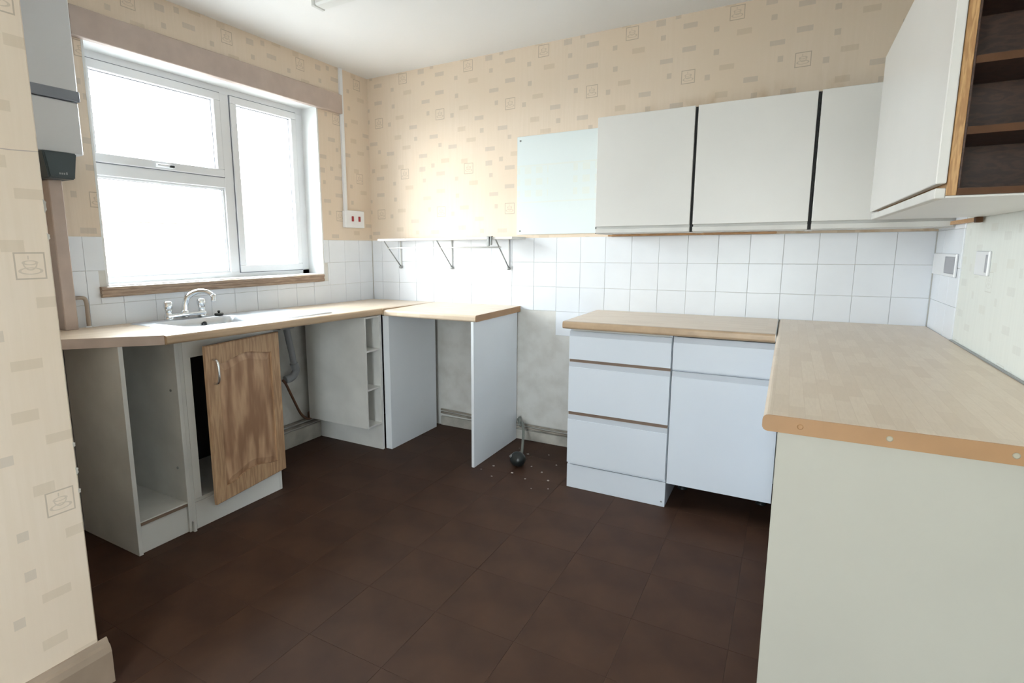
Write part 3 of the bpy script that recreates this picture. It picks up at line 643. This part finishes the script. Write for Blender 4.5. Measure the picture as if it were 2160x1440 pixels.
obj('dark_end', box(W-.025, W-.006, -.690, -.660, 1.350, 1.370, .002), 'brownedge', o)

# ---------------------------------------------------------------- glass panel, shelf, sockets on the walls
gp = thing('glass_panel', 'pale blue glass panel screwed to the wall beside the wall cabinets', 'panel', (1.5, -.004, 1.357))
obj('glass_sheet', box(1.200, 1.803, -.008, -.0005, 1.357, 1.957, .0012), 'splash', gp)
for x in (1.222,):
    for z in (1.380, 1.932): obj('screw_head', lathe(bmesh.new(), [(.006, 0), (.006, -.002), (.003, -.004)], (x, -.008, z), 1, 12), 'greymetal', gp)

ws = thing('wall_shelf', 'thin white shelf on three wire brackets with a hanging rail', 'shelf', (.75, -.1, 1.14))
obj('board', box(.220, 1.262, -.205, -.0062, 1.3275, 1.3425, .002), 'white', ws)
for x in (.274, .711, 1.147):
    b = obj('bracket', tube(bmesh.new(), smoothpath([(x, -.010, 1.140), (x, -.012, 1.22), (x, -.010, 1.3275)], 3), .005, 8), 'galv', ws)
    obj('strut', tube(bmesh.new(), [(x, -.012, 1.145), (x, -.150, 1.277), (x, -.198, 1.324)], .0042, 8), 'greymetal', b)
    obj('foot', lathe(bmesh.new(), [(.004, -.026), (.010, -.022), (.011, -.008), (.009, -.004)], (x, 0, 1.142), 1, 12), 'greymetal', b)
obj('rail', tube(bmesh.new(), [(.262, -.152, 1.279), (1.160, -.152, 1.279)], .0045, 8), 'galv', ws)
bm = bmesh.new(); bx(bm, 1.095, 1.112, -.222, -.206, 1.285, 1.345, .003); bx(bm, 1.117, 1.128, -.220, -.206, 1.292, 1.345, .003); bx(bm, 1.095, 1.128, -.222, -.196, 1.3428, 1.347, .001)
o = obj('shelf_clip', bm, 'greymetal'); tag(o, 'grey clip hooked over the front edge of the thin shelf', 'clip')

cd = thing('cable_trunking', 'white vertical cable trunking beside the pelmet down to the switch', 'trunking', (.01, -.285, 1.53))
obj('channel', box(-.001, .016, -.300, -.276, 1.535, H, .002), 'upvc', cd); obj('cover', box(.016, .019, -.3005, -.2755, 1.535, H-.002, .001), 'upvc', cd)
sw = thing('switch', 'double white switch with red rockers below the trunking', 'switch', (.02, -.215, 1.425))
obj('back_box', box(-.001, .030, -.312, -.122, 1.424, 1.540, .004), 'upvc', sw); fp = obj('faceplate', box(.030, .036, -.314, -.120, 1.422, 1.542, .003), 'upvc', sw)
for y in (-.246, -.176): obj('rocker', box(.035, .041, y-.010, y+.010, 1.467, 1.502, .002), 'red', fp)
def socket(name, label, y0, y1, z0, z1, ry, m):
    s = thing(name, label, 'socket', (W-.01, (y0+y1)/2, z0)); x = W-.0062 if y1 > -.46 else W
    obj('faceplate', box(x-.008, x+.001, y0, y1, z0, z1, .003), 'upvc', s)
    for a, b in ry: obj('rocker', box(x-.010, x-.007, a, b, z0+.012, z1-.012, .002), m, s)
socket('wall_socket', 'white cooker socket with grey plate on the tiles of the right wall', -.425, -.03, 1.145, 1.238, [(-.418, -.262)], 'grey_rocker')
socket('wall_socket', 'white socket on the wallpaper of the right wall above the worktop', -.815, -.665, 1.168, 1.252, [(-.808, -.790)], 'grey_rocker')

# ---------------------------------------------------------------- left of the window
bo = thing('wall_unit', 'tall white boxed unit left of the window with a slate strip', 'wall unit', (.06, -2.2, 1.66))
obj('casing', box(-.001, .100, -2.50, -1.985, 1.905, H, .006), 'boxwhite', bo); obj('lower_casing', box(-.001, .098, -2.50, -1.988, 1.672, 1.885, .005), 'boxwhite', bo)
obj('slate_strip', box(.0, .104, -2.49, -1.982, 1.888, 1.930, .003), 'greystrip', bo)
sp_ = thing('speaker', 'small dark slate loudspeaker under the white boxed unit', 'speaker', (.08, -2.09, 1.565))
bm = bmesh.new(); prism(bm, [(-2.155, 1.672), (-2.030, 1.672), (-2.045, 1.566), (-2.140, 1.566)], 0, .0, .125); bmesh.ops.bevel(bm, geom=list(bm.edges), offset=.004, segments=2, affect='EDGES')
obj('cabinet', bm, 'speaker', sp_)
bm = bmesh.new(); prism(bm, [(-2.148, 1.664), (-2.037, 1.664), (-2.050, 1.573), (-2.135, 1.573)], 0, .125, .129); obj('grille', bm, 'speaker', sp_)
for i, y in enumerate((-2.104, -2.096, -2.088, -2.079)): obj('badge_letter', box(.129, .1296, y, y+.005, 1.582, 1.589 if i != 3 else 1.592), 'grey_rocker', sp_)
o = obj('pipe_boxing', box(-.001, .060, -2.118, -2.066, zt(-2.07)-.0005, 1.566, .003), 'brownpaint'); tag(o, 'mushroom-painted vertical pipe boxing between speaker and worktop', 'boxing')
pth = smoothpath([(.026, -2.068, 1.066), (.026, -2.035, 1.068), (.026, -2.016, 1.062), (.026, -2.010, 1.040), (.026, -2.010, .985), (.026, -2.010, zt(-2.01)-.001)], 5)
pp = obj('bent_pipe', tube(bmesh.new(), pth, .0085, 10), 'paintpipe'); tag(pp, 'beige-painted bent pipe rising from the worktop beside the boxing', 'pipe')
obj('pipe_collar', lathe(bmesh.new(), [(.014, 0), (.014, .006), (.010, .009)], (.026, -2.010, zt(-2.01)-.0005), 2, 12), 'upvc', pp)
o = obj('wall_lining_board', box(-.001, .010, -2.40, -2.118, 0, topz(-2.12)-.002, .001), 'skirt'); tag(o, 'brown lining board on the wall under the worktop end', 'panel')

# ---------------------------------------------------------------- ceiling batten lamp
bl = thing('batten_lamp', 'white fluorescent batten lamp on the ceiling', 'ceiling lamp', (1.4, -1.20, H))
obj('spine', box(.712, 1.93, -1.222, -1.168, H-.050, H+.001, .003), 'lampcase', bl)
obj('diffuser', box(.722, 1.92, -1.230, -1.160, H-.082, H-.048, .008, ), 'diffuser', bl)
for x in (.706, 1.915): obj('end_cap', box(x, x+.02, -1.232, -1.158, H-.084, H-.028, .003), 'lampcase', bl)

# ---------------------------------------------------------------- outside
o = struct('floor_outside', box(-40, -.285, -30, 40, -.35, -.25), 'grass')
o = struct('floor_patio', box(-3, 8, -30, YF-.125, -.35, -.10), 'skirt_white')
nh = thing('house', 'pale brick house with tiled roof seen through the window', 'house', (-16, 12, -.25))
obj('wall', box(-21, -14, 5.5, 17, -.25, 2.15), 'brickwall', nh)
bm = bmesh.new(); prism(bm, [(-21.4, 2.1), (-13.6, 2.1), (-17.5, 4.2)], 1, 5.2, 17.3); obj('roof', bm, 'rooftile', nh)
bsh = thing('garden_tree', 'rounded green tree beyond the window', 'tree', (-9, 7.0, -.25))
bm = bmesh.new()
for q in ((0, 0, 1.9, .9), (.3, .6, 1.6, .7), (-.2, -.6, 1.5, .7), (.2, .2, 1.2, .8)):
    b2m = bmesh.ops.create_icosphere(bm, subdivisions=3, radius=q[3])
    for v in b2m['verts']: v.co = v.co*(1+random.uniform(-.12, .12)) + Vector((-9+q[0], 7+q[1], -.25+q[2]))
obj('crown', bm, 'leaf', bsh); obj('trunk', tube(bmesh.new(), [(-9, 7, -.3), (-9, 7, 1.0)], .09, 8), 'skirt', bsh)
gpst = obj('garden_post', tube(bmesh.new(), [(-6, 2.12, -.25), (-6, 2.13, 1.6), (-6, 2.14, 2.75)], .04, 8), 'post'); tag(gpst, 'thin teal post in the garden beyond the window', 'post')
obj('post_head', lathe(bmesh.new(), [(.05, 2.70), (.11, 2.85), (.12, 3.1), (.05, 3.3)], (-6, 2.14, 0), 2, 12), 'post', gpst)
